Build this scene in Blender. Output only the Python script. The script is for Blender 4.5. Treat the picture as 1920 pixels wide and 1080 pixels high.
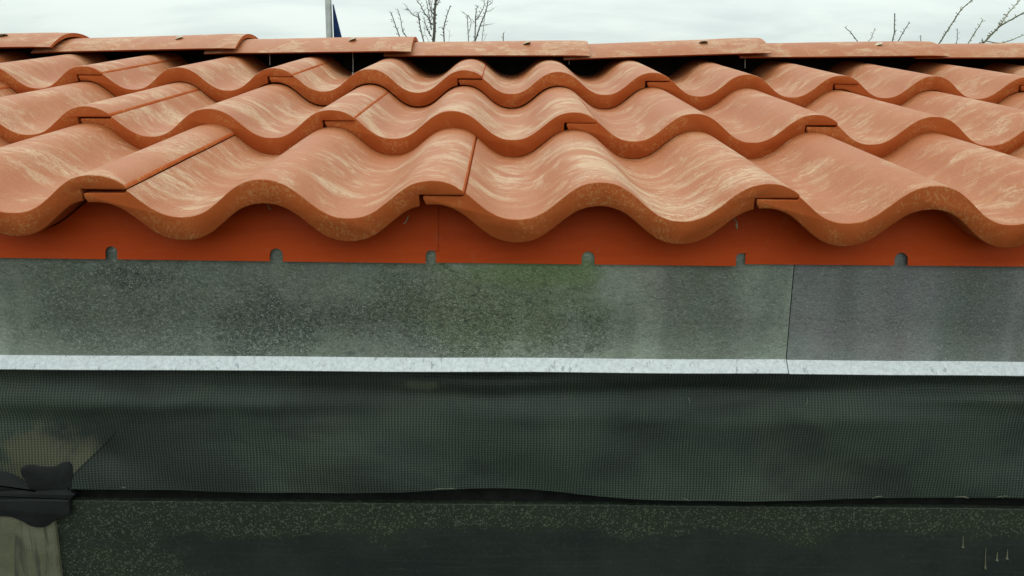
import bpy, math, random
from math import sin, cos, pi, radians, sqrt, atan2
from mathutils import Vector, Matrix, noise

random.seed(11)
for o in list(bpy.data.objects):
    bpy.data.objects.remove(o)
S = bpy.context.scene
COL = S.collection

# ------------------------------------------------------------------ camera
CAM = Vector((0.03443588, -0.71125788, 0.06724823))
PITCH, YAW, ROLL = radians(12.0), 0.0125162, 0.01095637
fwd = Vector((sin(YAW) * cos(PITCH), cos(YAW) * cos(PITCH), -sin(PITCH)))
rt = Vector((cos(YAW), -sin(YAW), 0))
upv = rt.cross(fwd)
rt, upv = cos(ROLL) * rt + sin(ROLL) * upv, -sin(ROLL) * rt + cos(ROLL) * upv
cd = bpy.data.cameras.new('camera')
cd.sensor_width = 36
cd.lens = 1493 * 36 / 1920
cd.clip_start, cd.clip_end = 0.01, 3000
cam = bpy.data.objects.new('camera', cd)
COL.objects.link(cam)
cam.matrix_world = Matrix(((rt.x, upv.x, -fwd.x, CAM.x), (rt.y, upv.y, -fwd.y, CAM.y),
                           (rt.z, upv.z, -fwd.z, CAM.z), (0, 0, 0, 1)))
S.camera = cam


def at(px, py, Y):
    """point of the photograph as a point on the vertical plane y = Y"""
    v = fwd + rt * ((px - 960) / 1493) + upv * ((540 - py) / 1493)
    return CAM + v * ((Y - CAM.y) / v.y)


# ------------------------------------------------------------------ light
SUN_EL, SUN_AZ = radians(62), radians(-25)      # azimuth from +Y towards +X (sun behind the ridge, a little left)
sd = bpy.data.lights.new('sun', 'SUN')
sd.energy, sd.angle, sd.color = 0.9, radians(35), (1.0, 0.96, 0.9)
sun = bpy.data.objects.new('sun', sd)
COL.objects.link(sun)
sun.rotation_euler = Vector((-sin(SUN_AZ) * cos(SUN_EL), -cos(SUN_AZ) * cos(SUN_EL), -sin(SUN_EL))).to_track_quat('-Z', 'Y').to_euler()

W = bpy.data.worlds.new('World')
S.world = W
W.use_nodes = True
S.view_settings.view_transform = 'Standard'
S.view_settings.look = 'None'
S.view_settings.exposure = 0.0
S.view_settings.gamma = 1.0
S.view_settings.use_curve_mapping = False


class NT:
    """small helper for node trees"""
    def __init__(self, tree):
        self.t = tree
        tree.nodes.clear()

    def n(self, typ, ins=None, **props):
        nd = self.t.nodes.new('ShaderNode' + typ)
        for k, v in props.items():
            setattr(nd, k, v)
        for k, v in (ins or {}).items():
            self.put(nd.inputs[k], v)
        return nd

    def put(self, sock, v):
        if isinstance(v, bpy.types.NodeSocket):
            self.t.links.new(v, sock)
        else:
            if isinstance(v, (tuple, list)) and len(v) == 3 and len(sock.default_value) == 4:
                v = (*v, 1)
            sock.default_value = v

    def math(self, op, a, b=0.0, c=0.0, clamp=False):
        return self.n('Math', {0: a, 1: b, 2: c}, operation=op, use_clamp=clamp).outputs[0]

    def vmath(self, op, a, b=(0, 0, 0)):
        return self.n('VectorMath', {0: a, 1: b}, operation=op).outputs[0]

    def mix(self, f, a, b, blend='MIX'):
        m = self.n('Mix', data_type='RGBA', blend_type=blend)
        self.put(m.inputs[0], f)
        self.put(m.inputs[6], a)
        self.put(m.inputs[7], b)
        return m.outputs[2]

    def ramp(self, f, lo, hi, a=0.0, b=1.0):
        return self.n('MapRange', {0: f, 1: lo, 2: hi, 3: a, 4: b}, interpolation_type='SMOOTHSTEP').outputs[0]

    def noise(self, vec, scale, detail=4.0, rough=0.55, dist=0.0, out=0):
        return self.n('TexNoise', {'Vector': vec, 'Scale': scale, 'Detail': detail, 'Roughness': rough, 'Distortion': dist}).outputs[out]

    def xyz(self, vec):
        s = self.n('SeparateXYZ', {0: vec})
        return s.outputs[0], s.outputs[1], s.outputs[2]

    def comb(self, x=0.0, y=0.0, z=0.0):
        return self.n('CombineXYZ', {0: x, 1: y, 2: z}).outputs[0]


# overcast sky: Nishita below a thin sheet of pale cloud, brighter towards the zenith as overcast skies are
w = NT(W.node_tree)
sky = w.n('TexSky', sky_type='NISHITA', sun_disc=False, sun_elevation=SUN_EL, sun_rotation=SUN_AZ, altitude=100, air_density=1.0, dust_density=2.0)
dirv = w.n('TexCoord').outputs['Generated']
dx, dy, dz = w.xyz(dirv)
up01 = w.math('MAXIMUM', dz, 0.0)
grad = w.math('MULTIPLY_ADD', up01, 14.6, 7.3)                      # CIE overcast: (1 + 2 sin el)
den = w.math('ADD', up01, 0.22)
cv = w.comb(w.math('DIVIDE', dx, den), w.math('DIVIDE', dy, den), 0.0)
cl = w.noise(cv, 1.3, 6, 0.55, 0.6)
cl2 = w.noise(w.vmath('MULTIPLY', cv, (0.6, 2.2, 1)), 2.1, 5, 0.6, 0.3)
tone = w.math('ADD', w.math('MULTIPLY', cl, 0.6), w.math('MULTIPLY', cl2, 0.4))
ccol = w.mix(w.ramp(tone, 0.36, 0.60), (0.78, 0.885, 0.855), (0.97, 1.07, 1.005))
cloud = w.vmath('SCALE', ccol)
cloud.node.inputs['Scale'].default_value = 1
w.put(cloud.node.inputs['Scale'], grad)
skc = w.mix(0.9, sky.outputs[0], cloud)
bg = w.n('Background', {'Color': skc, 'Strength': 0.105})
wo = w.n('OutputWorld', {'Surface': bg.outputs[0]})

# ------------------------------------------------------------------ helpers


def mesh_obj(name, verts, faces, mat, parent=None, smooth=None, mats=None, fmat=None):
    me = bpy.data.meshes.new(name)
    me.from_pydata([tuple(v) for v in verts], [], faces)
    for m in (mats or [mat]):
        me.materials.append(m)
    if fmat:
        me.polygons.foreach_set('material_index', fmat)
    if smooth is not None:
        me.polygons.foreach_set('use_smooth', [True] * len(me.polygons))
        me.set_sharp_from_angle(angle=radians(smooth))
    me.update()
    return link(name, me, parent)


def link(name, me, parent=None):
    o = bpy.data.objects.new(name, me)
    COL.objects.link(o)
    if parent:
        o.parent = parent
    return o


def thing(name, label, cat, loc=(0, 0, 0), group=None):
    o = bpy.data.objects.new(name, None)
    COL.objects.link(o)
    o.location = loc
    o.empty_display_size = 0.05
    return tag(o, label, cat, group)


def tag(o, label, cat, group=None):
    o['label'], o['category'] = label, cat
    if group:
        o['group'] = group
    return o


def box(x0, x1, y0, y1, z0, z1):
    v = [(x, y, z) for z in (z0, z1) for y in (y0, y1) for x in (x0, x1)]
    f = [(0, 2, 3, 1), (4, 5, 7, 6), (0, 1, 5, 4), (2, 6, 7, 3), (0, 4, 6, 2), (1, 3, 7, 5)]
    return v, f


def tube(pts, radii, n=6, verts=None, faces=None):
    verts = [] if verts is None else verts
    faces = [] if faces is None else faces
    pts = [Vector(p) for p in pts]
    b = len(verts)
    for i, p in enumerate(pts):
        t = (pts[min(i + 1, len(pts) - 1)] - pts[max(i - 1, 0)]).normalized()
        a = t.cross(Vector((0.3, 1, 0.1))).normalized()
        c = t.cross(a)
        for k in range(n):
            q = 2 * pi * k / n
            verts.append(p + (a * cos(q) + c * sin(q)) * radii[i])
    for i in range(len(pts) - 1):
        for k in range(n):
            faces.append((b + i * n + k, b + i * n + (k + 1) % n, b + (i + 1) * n + (k + 1) % n, b + (i + 1) * n + k))
    faces.append(tuple(b + k for k in reversed(range(n))))
    faces.append(tuple(b + (len(pts) - 1) * n + k for k in range(n)))
    return verts, faces


def prism(poly, yf, thick):
    """outline in x,z at the front depth yf(x, z), thick behind it"""
    n = len(poly)
    v = [(x, yf(x, z), z) for x, z in poly] + [(x, yf(x, z) + thick, z) for x, z in poly]
    f = [tuple(range(n)), tuple(reversed(range(n, 2 * n)))]
    for i in range(n):
        j = (i + 1) % n
        f.append((i, i + n, j + n, j))
    return v, f


def smoothline(pts, k=6):
    """Catmull-Rom through 2-D points"""
    out = []
    P = [Vector(p) for p in pts]
    for i in range(len(P) - 1):
        a, b, c, d = P[max(i - 1, 0)], P[i], P[i + 1], P[min(i + 2, len(P) - 1)]
        for s in range(k):
            t = s / k
            out.append(0.5 * ((2 * b) + (c - a) * t + (2 * a - 5 * b + 4 * c - d) * t * t + (3 * b - a - 3 * c + d) * t ** 3))
    out.append(P[-1])
    return out


# ------------------------------------------------------------------ materials


def material(name):
    m = bpy.data.materials.new(name)
    m.use_nodes = True
    t = NT(m.node_tree)
    p = t.n('BsdfPrincipled')
    t.n('OutputMaterial', {'Surface': p.outputs[0]})
    return m, t, p


def bump(t, p, h, strength=0.3, dist=0.001):
    b = t.n('Bump', {'Height': h, 'Strength': strength, 'Distance': dist})
    t.put(p.inputs['Normal'], b.outputs[0])


def clay_top(name, ridge=False):
    """fired clay with the pale lime bloom smeared across the top by the extruder"""
    m, t, p = material(name)
    oc = t.n('TexCoord').outputs['Object']
    oi = t.n('ObjectInfo')
    rnd = oi.outputs['Random']
    own = t.xyz(oi.outputs['Color'])[0]          # bloom of this tile; centre tiles also hold sky sheen put into the colour
    off = t.comb(t.math('MULTIPLY', rnd, 13.7), t.math('MULTIPLY', rnd, 7.3), t.math('MULTIPLY', rnd, 3.1))
    v = t.vmath('ADD', oc, off)
    cen = lambda q: t.vmath('SUBTRACT', q, (0.5, 0.5, 0.5))
    warp = cen(t.noise(v, 11.0, 3, 0.5, 0, out=1))
    warp2 = cen(t.noise(v, 60.0, 3, 0.6, 0, out=1))
    wv = t.vmath('ADD', v, t.vmath('ADD', t.vmath('MULTIPLY', warp, (0.07, 0.07, 0.0)), t.vmath('MULTIPLY', warp2, (0.012, 0.010, 0.0))))
    k = (26, 60, 26) if ridge else (15, 62, 15)
    st = t.noise(t.vmath('MULTIPLY', wv, k), 1.0, 8, 0.66, 0.7)
    st2 = t.noise(t.vmath('MULTIPLY', wv, (34, 170, 34)), 1.0, 5, 0.62, 0.8)
    patch = t.noise(v, 12.0, 5, 0.62, 0.9)
    big = t.noise(v, 5.0, 2, 0.5)
    curl = t.noise(t.vmath('MULTIPLY', wv, (1, 2.1, 1)), 55.0, 4, 0.6, 1.6)
    curl = t.math('ABSOLUTE', t.math('SUBTRACT', curl, 0.5))
    grain = t.noise(v, 700.0, 3, 0.7)
    mott = t.noise(v, 130.0, 5, 0.7, 0.6)
    x, y, z = t.xyz(oc)
    # bloom sits on the weathered middle of the tile, less at the worn lip and towards the course above, whose orange bounce is put into the colour
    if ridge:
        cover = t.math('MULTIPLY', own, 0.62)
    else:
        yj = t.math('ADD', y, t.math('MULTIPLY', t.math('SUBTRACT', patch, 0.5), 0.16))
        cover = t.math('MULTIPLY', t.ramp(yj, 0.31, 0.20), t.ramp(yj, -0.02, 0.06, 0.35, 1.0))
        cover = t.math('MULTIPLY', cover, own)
    terra = t.mix(t.ramp(big, 0.35, 0.65), (0.295, 0.073, 0.014), (0.310, 0.086, 0.021))
    bloom = t.mix(t.ramp(patch, 0.42, 0.60), (0.345, 0.128, 0.043), (0.375, 0.198, 0.112))
    soft = t.math('ADD', t.math('MULTIPLY', patch, 0.55), t.math('MULTIPLY', st, 0.45))
    c = t.mix(t.math('MULTIPLY', t.ramp(soft, 0.42, 0.58), cover), terra, bloom)
    area = t.ramp(patch, 0.42, 0.60)
    lines = t.math('MULTIPLY', t.ramp(st, 0.53, 0.595), t.math('MULTIPLY_ADD', area, 0.75, 0.25))
    c = t.mix(t.math('MULTIPLY', lines, t.math('MULTIPLY', cover, 0.50)), c, (0.47, 0.345, 0.220))
    ochre = t.math('MULTIPLY', t.ramp(st, 0.47, 0.38), t.ramp(soft, 0.46, 0.56))
    c = t.mix(t.math('MULTIPLY', ochre, 0.65), c, (0.26, 0.080, 0.020))
    thin = t.math('ABSOLUTE', t.math('SUBTRACT', st, 0.55))
    thin2 = t.math('ABSOLUTE', t.math('SUBTRACT', st, 0.47))
    dline = t.math('MULTIPLY', t.ramp(thin2, 0.014, 0.004), area)
    c = t.mix(t.math('MULTIPLY', dline, 0.45), c, (0.25, 0.080, 0.022))
    wisps = t.math('MULTIPLY', t.math('MAXIMUM', t.ramp(curl, 0.028, 0.008), t.ramp(thin, 0.016, 0.005)), t.math('MULTIPLY', t.ramp(patch, 0.47, 0.60), t.math('MULTIPLY_ADD', cover, 0.6, 0.4)))
    c = t.mix(t.math('MULTIPLY', wisps, 0.7 if ridge else 0.62), c, (0.53, 0.39, 0.245))
    fine = t.math('MULTIPLY', t.ramp(st2, 0.57, 0.66), t.ramp(patch, 0.40, 0.58))
    c = t.mix(t.math('MULTIPLY', fine, 0.40), c, (0.57, 0.43, 0.285))
    c = t.mix(t.math('MULTIPLY', t.ramp(st2, 0.44, 0.36), 0.45), c, (0.26, 0.085, 0.034))
    c = t.mix(t.math('MULTIPLY', t.ramp(mott, 0.56, 0.70), 0.30), c, (0.28, 0.095, 0.04))
    specks = t.noise(v, 260.0, 1, 0.5)
    c = t.mix(t.math('MULTIPLY', t.ramp(specks, 0.71, 0.76), 0.5), c, (0.18, 0.075, 0.04))
    c = t.mix(0.16, c, t.mix(t.ramp(grain, 0.3, 0.7), (0.14, 0.042, 0.016), (0.55, 0.33, 0.20)))
    t.put(p.inputs['Base Color'], c)
    t.put(p.inputs['Roughness'], t.ramp(soft, 0.35, 0.65, 0.50, 0.64))
    p.inputs['Specular IOR Level'].default_value = 0.24
    h = t.math('ADD', t.math('MULTIPLY', st, 0.8), t.math('ADD', t.math('MULTIPLY', st2, 0.45), t.math('ADD', t.math('MULTIPLY', mott, 0.4), t.math('MULTIPLY', grain, 0.3))))
    bump(t, p, h, 0.7, 0.0008)
    return m


def clay_cut(name):
    """the wire-cut tile ends: plain orange clay with ochre slurry smears"""
    m, t, p = material(name)
    oc = t.n('TexCoord').outputs['Object']
    rnd = t.n('ObjectInfo').outputs['Random']
    off = t.comb(t.math('MULTIPLY', rnd, 5.7), t.math('MULTIPLY', rnd, 9.3), t.math('MULTIPLY', rnd, 4.1))
    v = t.vmath('ADD', oc, off)
    a = t.noise(v, 17.0, 4, 0.6, 0.6)
    b = t.noise(v, 210.0, 6, 0.7, 1.6)
    g = t.noise(v, 1100.0, 2, 0.6)
    c = t.mix(t.ramp(a, 0.3, 0.7), (0.36, 0.069, 0.013), (0.39, 0.086, 0.020))
    sm = t.math('MULTIPLY', t.ramp(b, 0.52, 0.57), t.ramp(a, 0.47, 0.58))
    c = t.mix(t.math('MULTIPLY', sm, 0.75), c, (0.47, 0.19, 0.065))
    c = t.mix(t.math('MULTIPLY', t.ramp(b, 0.40, 0.33), 0.5), c, (0.24, 0.05, 0.010))
    vp = t.n('TexVoronoi', {'Vector': v, 'Scale': 240.0})
    pit = t.math('MULTIPLY', t.ramp(vp.outputs['Distance'], 0.20, 0.10), t.ramp(t.xyz(vp.outputs['Color'])[0], 0.90, 0.94))
    c = t.mix(t.math('MULTIPLY', pit, 0.7), c, (0.12, 0.03, 0.01))
    c = t.mix(0.14, c, t.mix(g, (0.16, 0.035, 0.01), (0.55, 0.18, 0.06)))
    t.put(p.inputs['Base Color'], c)
    p.inputs['Roughness'].default_value = 0.85
    p.inputs['Specular IOR Level'].default_value = 0.10
    bump(t, p, t.math('ADD', b, t.math('MULTIPLY', g, 0.4)), 0.5, 0.0006)
    return m


def plain(name, col, rough=0.7, var=0.25, scale=30.0, metal=0.0, spec=0.3, bstr=0.2, bdist=0.001):
    m, t, p = material(name)
    oc = t.n('TexCoord').outputs['Object']
    a = t.noise(oc, scale, 5, 0.6, 0.3)
    lo = tuple(c * (1 - var) for c in col)
    hi = tuple(c * (1 + var) for c in col)
    t.put(p.inputs['Base Color'], t.mix(t.ramp(a, 0.3, 0.7), lo, hi))
    p.inputs['Roughness'].default_value = rough
    p.inputs['Metallic'].default_value = metal
    p.inputs['Specular IOR Level'].default_value = spec
    if bstr:
        bump(t, p, t.noise(oc, scale * 8, 4, 0.6), bstr, bdist)
    return m


def blob(t, pos, cx, cz, rx, rz, jit, amt=0.02):
    """soft stain of its own ragged shape round (cx, cz) on a sheet"""
    x, y, z = t.xyz(pos)
    j = t.math('MULTIPLY', t.math('SUBTRACT', jit, 0.5), 2.0)
    a = t.math('DIVIDE', t.math('SUBTRACT', x, cx), rx)
    b = t.math('DIVIDE', t.math('SUBTRACT', z, cz), rz)
    d = t.math('SQRT', t.math('ADD', t.math('MULTIPLY', a, a), t.math('MULTIPLY', b, b)))
    return t.ramp(t.math('ADD', d, t.math('MULTIPLY', j, 0.9)), 1.15, 0.35)


def zinc_material(name, left):
    m, t, p = material(name)
    oc = t.n('TexCoord').outputs['Object']
    ov = t.vmath('MULTIPLY', oc, (0.8, 1, 1))
    n1 = t.noise(ov, 520.0, 3, 0.65, 0.8)
    n2 = t.noise(ov, 1100.0, 3, 0.7)
    n5 = t.noise(ov, 190.0, 4, 0.65, 0.7)
    n3 = t.noise(oc, 20.0, 5, 0.62, 0.5)
    n4 = t.noise(t.vmath('MULTIPLY', oc, (6, 6, 2.2)), 2.2, 3, 0.5)
    hue = t.noise(oc, 16.0, 3, 0.6, 0.3, out=1)
    base = t.mix(t.ramp(n3, 0.3, 0.7), (0.250, 0.284, 0.232), (0.365, 0.398, 0.335)) if left else \
        t.mix(t.ramp(n3, 0.3, 0.7), (0.215, 0.218, 0.222), (0.265, 0.270, 0.268))
    base = t.mix(0.14, base, t.vmath('MULTIPLY', hue, (0.42, 0.44, 0.38)))
    run = t.noise(t.vmath('MULTIPLY', oc, (1, 1, 0.12)), 7.0, 3, 0.55, 0.4)  # soft reflection bands running down the sheet, put into the colour
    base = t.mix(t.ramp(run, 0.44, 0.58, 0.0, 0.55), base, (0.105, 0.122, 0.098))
    gr = t.math('ADD', t.math('MULTIPLY', n1, 0.5), t.math('MULTIPLY', n2, 0.5))
    if left:
        jit = t.math('ADD', t.math('MULTIPLY', n3, 0.8), t.math('MULTIPLY', n5, 0.2))
        st = t.math('MULTIPLY', blob(t, oc, -0.315, -0.085, 0.05, 0.018, jit), 0.9)
        st = t.math('MAXIMUM', st, t.math('MULTIPLY', blob(t, oc, -0.19, -0.135, 0.075, 0.05, jit), 0.85))
        st = t.math('MAXIMUM', st, t.math('MULTIPLY', blob(t, oc, -0.02, -0.125, 0.13, 0.06, jit), 0.75))
        st = t.math('MAXIMUM', st, t.math('MULTIPLY', blob(t, oc, 0.10, -0.135, 0.05, 0.045, jit), 0.6))
        st = t.math('MAXIMUM', st, t.math('MULTIPLY', blob(t, oc, -0.30, -0.12, 0.13, 0.07, jit), 0.4))
        dk, lk = t.math('MULTIPLY_ADD', st, 0.58, 0.24), t.math('MULTIPLY_ADD', st, 0.25, 0.44)
        c = t.mix(t.math('MULTIPLY', st, 0.66), base, (0.085, 0.100, 0.085))
        green = blob(t, oc, 0.055, -0.074, 0.085, 0.020, jit)
        c = t.mix(t.math('MULTIPLY', green, 0.65), c, (0.17, 0.29, 0.10))
        olive = blob(t, oc, 0.03, -0.105, 0.12, 0.06, jit)
        c = t.mix(t.math('MULTIPLY', olive, 0.55), c, (0.165, 0.205, 0.090))
    else:
        dk, lk = 0.22, 0.34
        c = base
        x, y, z = t.xyz(oc)
        edge = t.math('MULTIPLY', t.ramp(x, 0.325, 0.3155), t.ramp(t.noise(oc, 90, 3, 0.6), 0.60, 0.64))
        c = t.mix(edge, c, (0.14, 0.12, 0.02))
    c = t.mix(t.math('MULTIPLY', t.ramp(gr, 0.52, 0.40), dk), c, (0.040, 0.047, 0.042))
    c = t.mix(t.math('MULTIPLY', t.ramp(n5, 0.46, 0.34), dk), c, (0.065, 0.074, 0.066))
    c = t.mix(t.math('MULTIPLY', t.ramp(gr, 0.52, 0.63), lk), c, (0.46, 0.50, 0.44))
    # short pale scratches along the sheet
    sv = t.noise(t.vmath('MULTIPLY', oc, (60, 60, 900)), 1.0, 3, 0.6, 0.3)
    c = t.mix(t.math('MULTIPLY', t.ramp(sv, 0.68, 0.74), 0.35), c, (0.52, 0.54, 0.51))
    sc = t.n('TexVoronoi', {'Vector': oc, 'Scale': 330.0})
    spk = t.math('MULTIPLY', t.ramp(sc.outputs['Distance'], 0.24, 0.12), t.ramp(t.xyz(sc.outputs['Color'])[0], 0.95, 0.98))
    c = t.mix(t.math('MULTIPLY', spk, 0.7), c, (0.6, 0.63, 0.6))
    t.put(p.inputs['Base Color'], c)
    p.inputs['Metallic'].default_value = 0.75
    t.put(p.inputs['Roughness'], t.ramp(gr, 0.3, 0.7, 0.46, 0.60))
    p.inputs['Specular IOR Level'].default_value = 0.3
    bump(t, p, t.math('ADD', t.math('MULTIPLY', gr, 0.8), n5), 0.75, 0.0006)
    return m


def lip_material(name):
    """bent zinc edge, paler than the face, with little cracks in the coating along the bend"""
    m, t, p = material(name)
    oc = t.n('TexCoord').outputs['Object']
    n1 = t.noise(oc, 260.0, 5, 0.65, 0.6)
    n2 = t.noise(t.vmath('MULTIPLY', oc, (240, 90, 110)), 1.0, 4, 0.6, 1.2)
    c = t.mix(t.ramp(n1, 0.3, 0.7), (0.40, 0.418, 0.43), (0.53, 0.548, 0.56))  # sky reflection on the bend is put into this paler colour
    n3 = t.noise(oc, 30.0, 2, 0.5)
    crack = t.math('MULTIPLY', t.ramp(n2, 0.40, 0.345), t.ramp(n3, 0.36, 0.50))
    c = t.mix(t.math('MULTIPLY', crack, 0.6), c, (0.17, 0.178, 0.19))
    t.put(p.inputs['Base Color'], c)
    p.inputs['Metallic'].default_value = 0.8
    p.inputs['Roughness'].default_value = 0.42
    bump(t, p, t.math('ADD', n1, t.math('MULTIPLY', n2, 0.8)), 0.5, 0.0005)
    return m


def weave_material(name, stained=False):
    m, t, p = material(name)
    oc = t.n('TexCoord').outputs['Object']
    x, y, z = t.xyz(oc)
    wob = t.noise(oc, 25.0, 2, 0.5)
    px = t.math('MULTIPLY', t.math('ADD', x, t.math('MULTIPLY', wob, 0.004)), 2 * pi / 0.00305)
    pz = t.math('MULTIPLY', t.math('ADD', z, t.math('MULTIPLY', wob, 0.003)), 2 * pi / 0.0026)
    # tape columns, crossed by the thinner weft that dips under every second one
    colw = t.math('MULTIPLY_ADD', t.math('SINE', px), 0.5, 0.5)
    half = t.math('MULTIPLY', t.math('SINE', t.math('MULTIPLY', px, 0.5)), 1.0)
    roww = t.math('MULTIPLY_ADD', t.math('SINE', t.math('ADD', pz, t.math('MULTIPLY', half, 0.35))), 0.5, 0.5)
    h = t.math('ADD', t.math('MULTIPLY', colw, 0.52), t.math('MULTIPLY', t.math('MULTIPLY', roww, t.math('MULTIPLY_ADD', colw, 0.6, 0.4)), 0.48))
    grim = t.noise(oc, 11.0, 5, 0.6, 0.4)
    fine = t.noise(oc, 500.0, 3, 0.6)
    lo = (0.017, 0.025, 0.0185)
    hi = (0.054, 0.078, 0.059)
    c = t.mix(t.ramp(h, 0.12, 0.95), lo, hi)
    c = t.mix(t.ramp(grim, 0.42, 0.68, 0.0, 0.6), c, t.mix(h, (0.018, 0.024, 0.015), (0.098, 0.120, 0.082)))
    dark_patch = t.noise(t.vmath('MULTIPLY', oc, (5, 5, 11)), 1.0, 4, 0.6, 0.5)  # broad darker patches over the weave
    c = t.mix(t.ramp(dark_patch, 0.42, 0.60, 0.0, 0.72), c, t.mix(h, (0.006, 0.008, 0.007), (0.034, 0.042, 0.037)))
    c = t.mix(t.ramp(fine, 0.60, 0.75, 0.0, 0.25), c, (0.10, 0.115, 0.095))
    smear = blob(t, oc, -0.045, -0.196, 0.028, 0.006, t.noise(oc, 60.0, 4, 0.6))
    c = t.mix(t.math('MULTIPLY', smear, 0.3), c, (0.16, 0.17, 0.11))
    if stained:
        s1 = t.noise(oc, 45.0, 5, 0.65, 0.5)
        s = t.math('MAXIMUM', blob(t, oc, -0.43, -0.272, 0.045, 0.036, s1), blob(t, oc, -0.385, -0.282, 0.04, 0.026, s1))
        ea, eb = at(216, 812, 0.046), at(132, 893, 0.046)
        nn = Vector((eb.z - ea.z, 0, ea.x - eb.x)).normalized()
        sd_ = t.math('MULTIPLY_ADD', t.math('SUBTRACT', x, ea.x), nn.x, t.math('MULTIPLY', t.math('SUBTRACT', z, ea.z), nn.z))
        s = t.math('MULTIPLY', s, t.ramp(sd_, -0.0008, 0.0008))
        sc = t.mix(h, (0.042, 0.042, 0.024), (0.135, 0.130, 0.076))
        c = t.mix(t.math('MULTIPLY', s, 0.8), c, sc)
    t.put(p.inputs['Base Color'], c)
    p.inputs['Roughness'].default_value = 0.55
    p.inputs['Specular IOR Level'].default_value = 0.35
    bump(t, p, h, 0.6, 0.0008)
    return m


def board_material(name):
    m, t, p = material(name)
    oc = t.n('TexCoord').outputs['Object']
    x, y, z = t.xyz(oc)
    zz = t.vmath('MULTIPLY', oc, (1.0, 1.0, 1.0))
    vo = t.n('TexVoronoi', {'Vector': zz, 'Scale': 430.0, 'Randomness': 0.95}, voronoi_dimensions='3D')
    rr = t.xyz(vo.outputs['Color'])[0]
    zone = t.noise(t.vmath('MULTIPLY', oc, (9, 1, 26)), 1.0, 4, 0.55, 0.5)
    low = t.ramp(z, -0.385, -0.335)
    leftl = t.ramp(x, -0.20, -0.36)
    zone = t.math('ADD', zone, t.math('MULTIPLY', t.math('SUBTRACT', t.math('MAXIMUM', low, t.math('MULTIPLY', leftl, 0.85)), 0.5), 0.5))
    zm = t.ramp(zone, 0.40, 0.62)
    rad = t.math('MULTIPLY', t.math('MULTIPLY_ADD', rr, 0.42, 0.10), t.math('MULTIPLY_ADD', zm, 0.75, 0.25))
    dots = t.ramp(t.math('SUBTRACT', vo.outputs['Distance'], rad), 0.05, -0.09)
    dots = t.math('MULTIPLY', dots, t.math('MULTIPLY_ADD', zm, 0.75, 0.25))
    vb = t.n('TexVoronoi', {'Vector': t.vmath('ADD', zz, (3.3, 0.0, 1.7)), 'Scale': 210.0})
    rb_ = t.xyz(vb.outputs['Color'])[0]
    db = t.ramp(t.math('SUBTRACT', vb.outputs['Distance'], t.math('MULTIPLY', t.ramp(rb_, 0.45, 1.0), 0.34)), 0.03, -0.06)
    dots = t.math('MAXIMUM', dots, t.math('MULTIPLY', db, zm))
    tint = t.noise(oc, 14.0, 3, 0.6)
    base = t.mix(t.ramp(tint, 0.3, 0.7), (0.012, 0.018, 0.016), (0.021, 0.028, 0.022))
    base = t.mix(t.math('MULTIPLY', zm, 0.55), base, (0.020, 0.029, 0.015))
    c = t.mix(t.math('MULTIPLY', dots, 0.85), base, t.mix(t.ramp(tint, 0.4, 0.6), (0.072, 0.087, 0.062), (0.076, 0.090, 0.050)))
    hs = t.noise(t.vmath('MULTIPLY', oc, (14, 14, 420)), 1.0, 4, 0.65, 0.4)
    c = t.mix(t.ramp(hs, 0.50, 0.70, 0.0, 0.45), c, (0.034, 0.040, 0.036))
    dust = t.noise(oc, 240.0, 5, 0.7, 0.4)
    c = t.mix(t.ramp(dust, 0.52, 0.72, 0.0, 0.5), c, (0.045, 0.052, 0.044))
    sv = t.n('TexVoronoi', {'Vector': t.vmath('MULTIPLY', zz, (0.45, 1, 1)), 'Scale': 90.0})
    sp = t.math('MULTIPLY', t.ramp(sv.outputs['Distance'], 0.10, 0.05), t.ramp(t.xyz(sv.outputs['Color'])[1], 0.80, 0.84))
    c = t.mix(t.math('MULTIPLY', sp, 0.7), c, (0.22, 0.23, 0.19))
    t.put(p.inputs['Base Color'], c)
    t.put(p.inputs['Roughness'], t.ramp(dots, 0, 1, 0.5, 0.8))
    p.inputs['Specular IOR Level'].default_value = 0.3
    bump(t, p, t.math('ADD', dots, t.math('MULTIPLY', t.noise(oc, 300.0, 3, 0.6), 0.3)), 0.4, 0.0006)
    return m


def wood_material(name):
    m, t, p = material(name)
    oc = t.n('TexCoord').outputs['Object']
    g = t.noise(t.vmath('MULTIPLY', oc, (90, 90, 9)), 1.0, 4, 0.6, 0.6)
    s = t.noise(oc, 40.0, 4, 0.6, 0.3)
    sp = t.noise(oc, 420.0, 3, 0.6)
    c = t.mix(t.ramp(s, 0.3, 0.7), (0.088, 0.088, 0.050), (0.135, 0.132, 0.082))
    c = t.mix(t.math('MULTIPLY', t.ramp(g, 0.46, 0.36), 0.9), c, (0.05, 0.048, 0.034))
    c = t.mix(t.math('MULTIPLY', t.ramp(sp, 0.64, 0.70), 0.7), c, (0.05, 0.045, 0.03))
    t.put(p.inputs['Base Color'], c)
    p.inputs['Roughness'].default_value = 0.85
    bump(t, p, t.math('ADD', g, sp), 0.4, 0.0008)
    return m


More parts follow.
